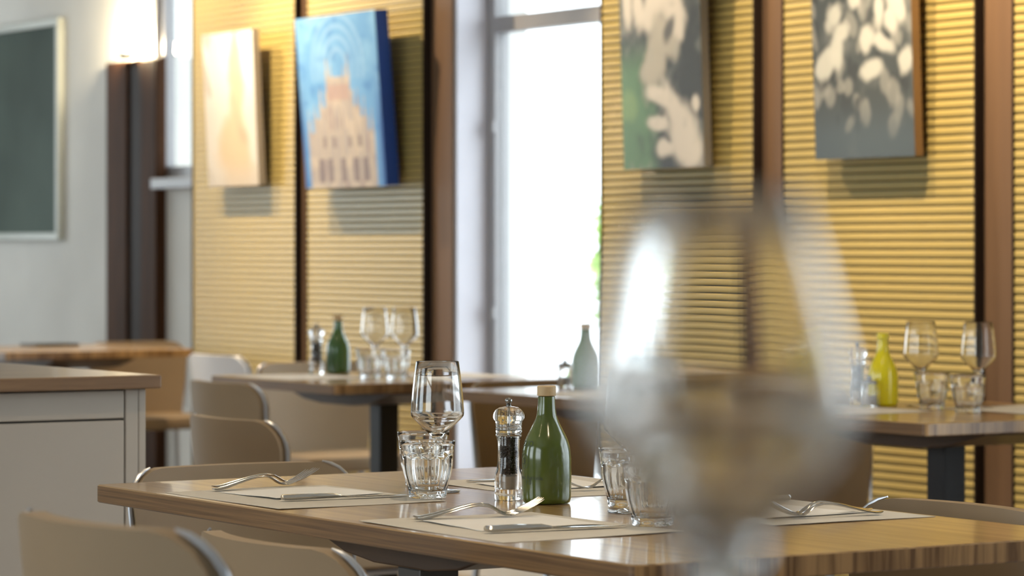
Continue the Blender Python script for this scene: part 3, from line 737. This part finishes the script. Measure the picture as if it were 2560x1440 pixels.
# ------------------------------------------------------------------ pepper mills
def mill():
    root = thing('pepper_mill', (0, 0, 0), 0, 'x', 'pepper mill', 'clear acrylic pepper mills')
    def P(L): return [(a / 1575, (1250 - b) / 1575) for a, b in L]
    body_o = P([(1, 1250), (35, 1250), (36, 1248), (35.5, 1226), (34.5, 1223), (35.8, 1219), (34.6, 1214), (35.8, 1209), (35, 1203), (35.3, 1194), (33.5, 1184), (30.5, 1174), (28, 1160), (27, 1140), (27, 1118), (28.5, 1102), (32, 1091), (33, 1088), (32, 1085), (30.5, 1084), (1, 1084)])
    MB().lathe(body_o, 48, cap0=True, cap1=True).build('body', 'acrylic', root, smooth=True, sharp=35)
    cav = P([(1, 1224), (22, 1224), (24, 1190), (24, 1090), (1, 1090)])
    bo = MB().lathe(cav, 32, cap0=True, cap1=True, flip=True).build('cavity_wall', 'acrylic', root, smooth=True, sharp=35)
    head = P([(1, 1083), (32, 1083), (33, 1081), (32.8, 1077), (30.5, 1076), (33, 1074), (32.8, 1069), (30.8, 1068), (33.2, 1066), (33, 1061), (31, 1060), (33.5, 1058), (34, 1053), (37, 1051), (39.2, 1046), (39.6, 1040), (38, 1033), (33, 1026), (24, 1020), (12, 1017.5), (1, 1017)])
    MB().lathe(head, 48, cap0=True, cap1=True).build('head', 'acrylic', root, smooth=True, sharp=35)
    MB().lathe(P([(1, 1016.6), (7, 1016.6), (7, 1014), (5, 1013), (7, 1010), (9.2, 1005), (9, 1000), (6, 996.5), (1, 995.5)]), 24, cap0=True, cap1=True).build('knob', 'knob_metal', root, smooth=True)
    MB().lathe(P([(2.4, 1089.5), (2.4, 1018)]), 12, cap0=True, cap1=True).build('shaft', 'steel', root, smooth=True)
    MB().lathe(P([(1, 1223), (16, 1223), (20, 1216), (21, 1192), (1, 1191)]), 24, cap0=True, cap1=True).build('grinder', 'ceramic_grinder', root, smooth=True)
    mb = MB(); rr = random.Random(1)
    ico = [(0, 0, 1), (.89, 0, .45), (.28, .85, .45), (-.72, .53, .45), (-.72, -.53, .45), (.28, -.85, .45), (.72, .53, -.45), (-.28, .85, -.45), (-.89, 0, -.45), (-.28, -.85, -.45), (.72, -.53, -.45), (0, 0, -1)]
    icf = [(0, 1, 2), (0, 2, 3), (0, 3, 4), (0, 4, 5), (0, 5, 1), (1, 6, 2), (2, 7, 3), (3, 8, 4), (4, 9, 5), (5, 10, 1), (6, 7, 2), (7, 8, 3), (8, 9, 4), (9, 10, 5), (10, 6, 1), (11, 7, 6), (11, 8, 7), (11, 9, 8), (11, 10, 9), (11, 6, 10)]
    z0, z1 = (1250 - 1188) / 1575, (1250 - 1094) / 1575; s = .0020
    for lay in range(17):
        z = z0 + .002 + (z1 - z0 - .002) * lay / 16
        for q, n in ((.0128, 21), (.0090, 14), (.0046, 7)):
            for k in range(n):
                a = 2 * math.pi * (k + rr.random() * .6 + .5 * lay) / n; c = (q * math.cos(a), q * math.sin(a), z + rr.uniform(-.0006, .0006)); g = s * rr.uniform(.85, 1.1)
                mb.add([(c[0] + p[0] * g, c[1] + p[1] * g, c[2] + p[2] * g) for p in ico], icf)
    tag(mb.build('peppercorns', 'peppercorn', root, smooth=True, sharp=180), kind='stuff')
    return root
PM = mill()
place(PM, U, (2.668, 4.235, ZT), 'sharp clear pepper mill half full of black peppercorns beside the green bottle')
place(PM, U, (5.015, 6.300, ZT), 'clear pepper mill left of the yellow bottle')
place(PM, U, (4.80, 8.76, ZT), 'clear pepper mill left of the dark green bottle')
def jar():
    root = thing('condiment_jar', (0, 0, 0), 0, 'x', 'jar', 'small glass condiment jars')
    MB().lathe([(.001, 0), (.020, 0), (.0215, .002), (.0215, .05), (.018, .058), (.0165, .058), (.019, .050), (.019, .004), (.001, .004)], 32, cap0=True, cap1=True).build('glass_body', 'clear_glass', root, smooth=True)
    MB().lathe([(.001, .0585), (.022, .0585), (.022, .064), (.016, .068), (.006, .070), (.006, .078), (.001, .079)], 24, cap0=True, cap1=True).build('lid', 'knob_metal', root, smooth=True)
    MB().lathe([(.001, .0045), (.0185, .0045), (.0185, .030), (.001, .030)], 24, cap0=True, cap1=True).build('contents', 'ceramic_grinder', root, smooth=True)
    return root
JR = jar()
place(JR, U, (4.965, 7.578, ZT), 'small glass jar with dark metal lid left of the blurred green bottle')
place(JR, U, (4.985, 6.215, ZT), 'small glass jar with metal lid in front of the yellow bottle')

# ------------------------------------------------------------------ placemats, napkins, cutlery
def sheet(name, x0, x1, y0, y1, m, label, cat, z, curl=.0, rot=0., n=10, wav=.0, seed=1, group=None):
    cx, cy = (x0 + x1) / 2, (y0 + y1) / 2; root = thing(name, (cx, cy, z), rot, label, cat, group)
    g = random.Random(seed); ph = [g.uniform(0, 6.28) for _ in range(4)]
    v = []; hx, hy = (x1 - x0) / 2, (y1 - y0) / 2
    for lay in (0, 1):
        for j in range(n + 1):
            for i in range(n + 1):
                a, b = 2 * i / n - 1, 2 * j / n - 1
                zz = curl * (max(abs(a), abs(b)) ** 6) * (.5 + .5 * math.sin(2.2 * a + 1.7 * b + ph[0])) + wav * (.5 + .5 * math.sin(3.1 * a + ph[1]) * math.sin(2.7 * b + ph[2])) * (abs(a) ** 2 + abs(b) ** 2) / 2
                ex = hx + wav * .6 * math.sin(5 * b + ph[3]); ey = hy + wav * .6 * math.sin(4 * a + ph[0])
                v.append((a * ex, b * ey, zz + (.0006 if lay else 0)))
    N1 = n + 1; nl = N1 * N1; f = []
    for j in range(n):
        for i in range(n):
            a = j * N1 + i; f.append((a, a + N1, a + N1 + 1, a + 1)); f.append((nl + a, nl + a + 1, nl + a + N1 + 1, nl + a + N1))
    bd = [i for i in range(N1)] + [j * N1 + n for j in range(1, N1)] + [n * N1 + i for i in range(n - 1, -1, -1)] + [j * N1 for j in range(n - 1, 0, -1)]
    for k in range(len(bd)):
        a, b = bd[k], bd[(k + 1) % len(bd)]; f.append((a, b, nl + b, nl + a))
    MB().add(v, f).build('paper_sheet', m, root, smooth=True, recalc=True)
    return root
GM = 'paper placemats on the laid table'
sheet('placemat', 2.268, 2.565, 4.258, 4.652, 'paper_mat', 'paper placemat at the far left seat, under the left pair of forks', 'placemat', .7502, .0012, 0, seed=2, group=GM)
sheet('placemat', 2.268, 2.568, 3.614, 4.012, 'paper_mat', 'paper placemat nearest the camera, under the fork before the green bottle', 'placemat', .7502, .0014, 0, seed=3, group=GM)
sheet('placemat', 2.742, 3.040, 4.225, 4.625, 'paper_mat', 'paper placemat behind the pepper mill and green bottle', 'placemat', .7502, .0012, 0, seed=4, group=GM)
sheet('placemat', 2.735, 3.035, 3.626, 4.005, 'paper_mat', 'paper placemat at the right seat, under forks pointing left', 'placemat', .7502, .0012, 0, seed=5, group=GM)
GN = 'folded paper napkins'
NZ_ = .7512
sheet('napkin', 2.345, 2.545, 4.425, 4.60, 'napkin_paper', 'folded napkin under the left pair of forks', 'napkin', NZ_, .001, R(3), seed=6, wav=.002, group=GN)
sheet('napkin', 2.335, 2.535, 3.765, 3.945, 'napkin_paper', 'folded napkin under the fork nearest the camera', 'napkin', NZ_, .001, R(-2), seed=7, wav=.0025, group=GN)
sheet('napkin', 2.775, 2.965, 3.72, 3.90, 'napkin_paper', 'folded napkin on the right placemat behind the forks', 'napkin', NZ_, .001, R(2), seed=8, wav=.002, group=GN)
sheet('napkin', 2.785, 2.975, 4.36, 4.53, 'napkin_paper', 'folded napkin on the placemat behind the green bottle', 'napkin', NZ_, .001, R(-3), seed=9, wav=.002, group=GN)

def strip(path, hw, th, seg_y=4, crown=.0):
    """flat bar along local x: path [(x,z)], half widths, thickness"""
    n = len(path); v = []; f = []
    ring = [(-1, 0), (-.6, -.5), (.6, -.5), (1, 0), (.6, .5), (-.6, .5)]
    for (x, z), h_, t_ in zip(path, hw, th):
        for a, b in ring: v.append((x, a * h_, z + b * t_ - crown * a * a))
    k = len(ring)
    for i in range(n - 1):
        for j in range(k): f.append((i * k + j, (i + 1) * k + j, (i + 1) * k + (j + 1) % k, i * k + (j + 1) % k))
    f += [tuple(range(k)), tuple(reversed(range((n - 1) * k, n * k)))]
    return v, f
def fork():
    root = thing('fork', (0, 0, 0), 0, 'x', 'fork', 'steel forks')
    X = [0, .006, .015, .03, .05, .07, .09, .105, .118, .128, .136, .144, .150]
    Zs = [.0035, .0025, .003, .0055, .010, .0145, .0180, .0190, .0170, .0120, .0070, .0040, .0038]
    Hw = [.004, .0085, .0095, .0085, .0065, .0048, .0036, .0032, .0036, .0055, .0085, .0110, .0118]
    Th = [.0022, .0028, .003, .003, .003, .003, .003, .003, .003, .0028, .0024, .0022, .002]
    v, f = strip(list(zip(X, Zs)), Hw, Th); MB().add(v, f).build('handle', 'steel', root, smooth=True, recalc=True, sharp=50)
    for k in range(4):
        y = -.0093 + k * .0062; m = MB()
        xs = [.1495, .158, .168, .178, .188, .198, .204]; zz = [.0038, .0050, .0080, .0120, .0165, .0215, .0250]
        hw = [.0029, .0021, .0017, .0016, .0015, .0013, .0006]
        v, f = strip(list(zip(xs, zz)), hw, [.0022, .0022, .0021, .002, .0019, .0016, .0009])
        m.add([(a, b + y, c) for a, b, c in v], f).build('tine', 'steel', root, smooth=True, recalc=True, sharp=50)
    return root
def knife():
    root = thing('table_knife', (0, 0, 0), 0, 'x', 'knife', 'steel table knives')
    v, f = strip([(0, .0055), (.004, .0050), (.012, .0048), (.05, .0052), (.09, .0050), (.102, .0040)], [.004, .0085, .009, .0078, .0066, .0060], [.006, .0085, .009, .0085, .007, .004])
    MB().add(v, f).build('handle', 'steel', root, smooth=True, recalc=True, sharp=50)
    v, f = strip([(.1015, .0035), (.115, .0025), (.15, .0020), (.19, .0018), (.21, .0016), (.222, .0014)], [.0058, .0085, .0095, .0092, .0068, .0015], [.003, .002, .0017, .0015, .0013, .0010])
    MB().add(v, f).build('blade', 'steel', root, smooth=True, recalc=True, sharp=50)
    return root
FK, KN = fork(), knife()
ZF = .7524
place(FK, U, (2.340, 4.622, ZF), 'fork of the left pair, nearer to the camera', R(11))
place(FK, U, (2.362, 4.668, ZF + .0005), 'fork of the left pair, further from the camera', R(4))
place(FK, U, (2.332, 3.958, ZF), 'fork nearest the camera, in front of the green bottle', R(-7.5))
place(FK, U, (2.985, 3.690, ZF), 'fork of the right pair, nearer to the camera, pointing left', R(180 - 4))
place(FK, U, (3.000, 3.735, ZF + .0005), 'fork of the right pair, further from the camera, pointing left', R(180 + 4))
place(FK, U, (3.015, 4.290, ZF), 'fork just right of the green bottle on the rear placemat', R(180 - 9))
place(KN, U, (2.340, 4.385, ZF), 'table knife on the left placemat', R(-5))
place(KN, U, (2.318, 3.742, ZF), 'table knife on the placemat nearest the camera', R(-7))
place(KN, U, (3.022, 3.965, ZF), 'table knife at the back edge of the right placemat', R(180 - 4))
place(KN, U, (3.015, 4.585, ZF), 'table knife behind the pepper mill on the rear placemat', R(180 + 4))
# second handle beside the near fork
place(FK, U, (2.346, 3.985, ZF + .0005), 'second fork lying close behind the fork nearest the camera', R(-9))

# mats on the other tables; those by the window added for its reflected glare
for (x, y, lab) in ((4.66, 8.60, 'white placemat added as window glare at the aisle edge of the table before the window post'), (5.10, 8.45, 'white placemat added as window glare on the window side of the table before the window post'), (5.15, 7.30, 'white placemat added as window glare on the window table, towards the wall'), (5.23, 5.88, 'white paper placemat on the right table'),
                    (4.78, 7.10, 'white placemat added as window glare on the window table, near the aisle'), (4.84, 6.15, 'white paper placemat left of the yellow bottle')):
    sheet('placemat', x - .14, x + .14, y - .19, y + .19, 'napkin_paper', lab, 'placemat', .7502, .001, 0, seed=int(x * 10 + y), group='paper placemats on the background tables')
# dark folder on the far corner table
fo = thing('menu_folder', (5.28, 11.90, .7505), R(4), 'small black menu folder lying on the far left corner table', 'folder')
for z in (0, .006): MB().box(-.10, .10, -.07, .07, z, z + .004).build('cover', 'black_plastic', fo, bevel=.001)
MB().box(-.095, .095, -.065, .065, .0042, .0058).build('page', 'napkin_paper', fo)

# ------------------------------------------------------------------ bar counter that carries the foreground glass
bc = thing('bar_counter', (.62, .78, 0), 0, 'wooden counter under the blurred foreground wine glass', 'counter')
MB().box(-.28, .30, -.48, .34, .948, .984).build('worktop', 'counter_wood', bc, bevel=.003)
MB().box(-.22, .24, -.42, .28, 0, .9475).build('body', 'cabinet_white', bc, bevel=.003)
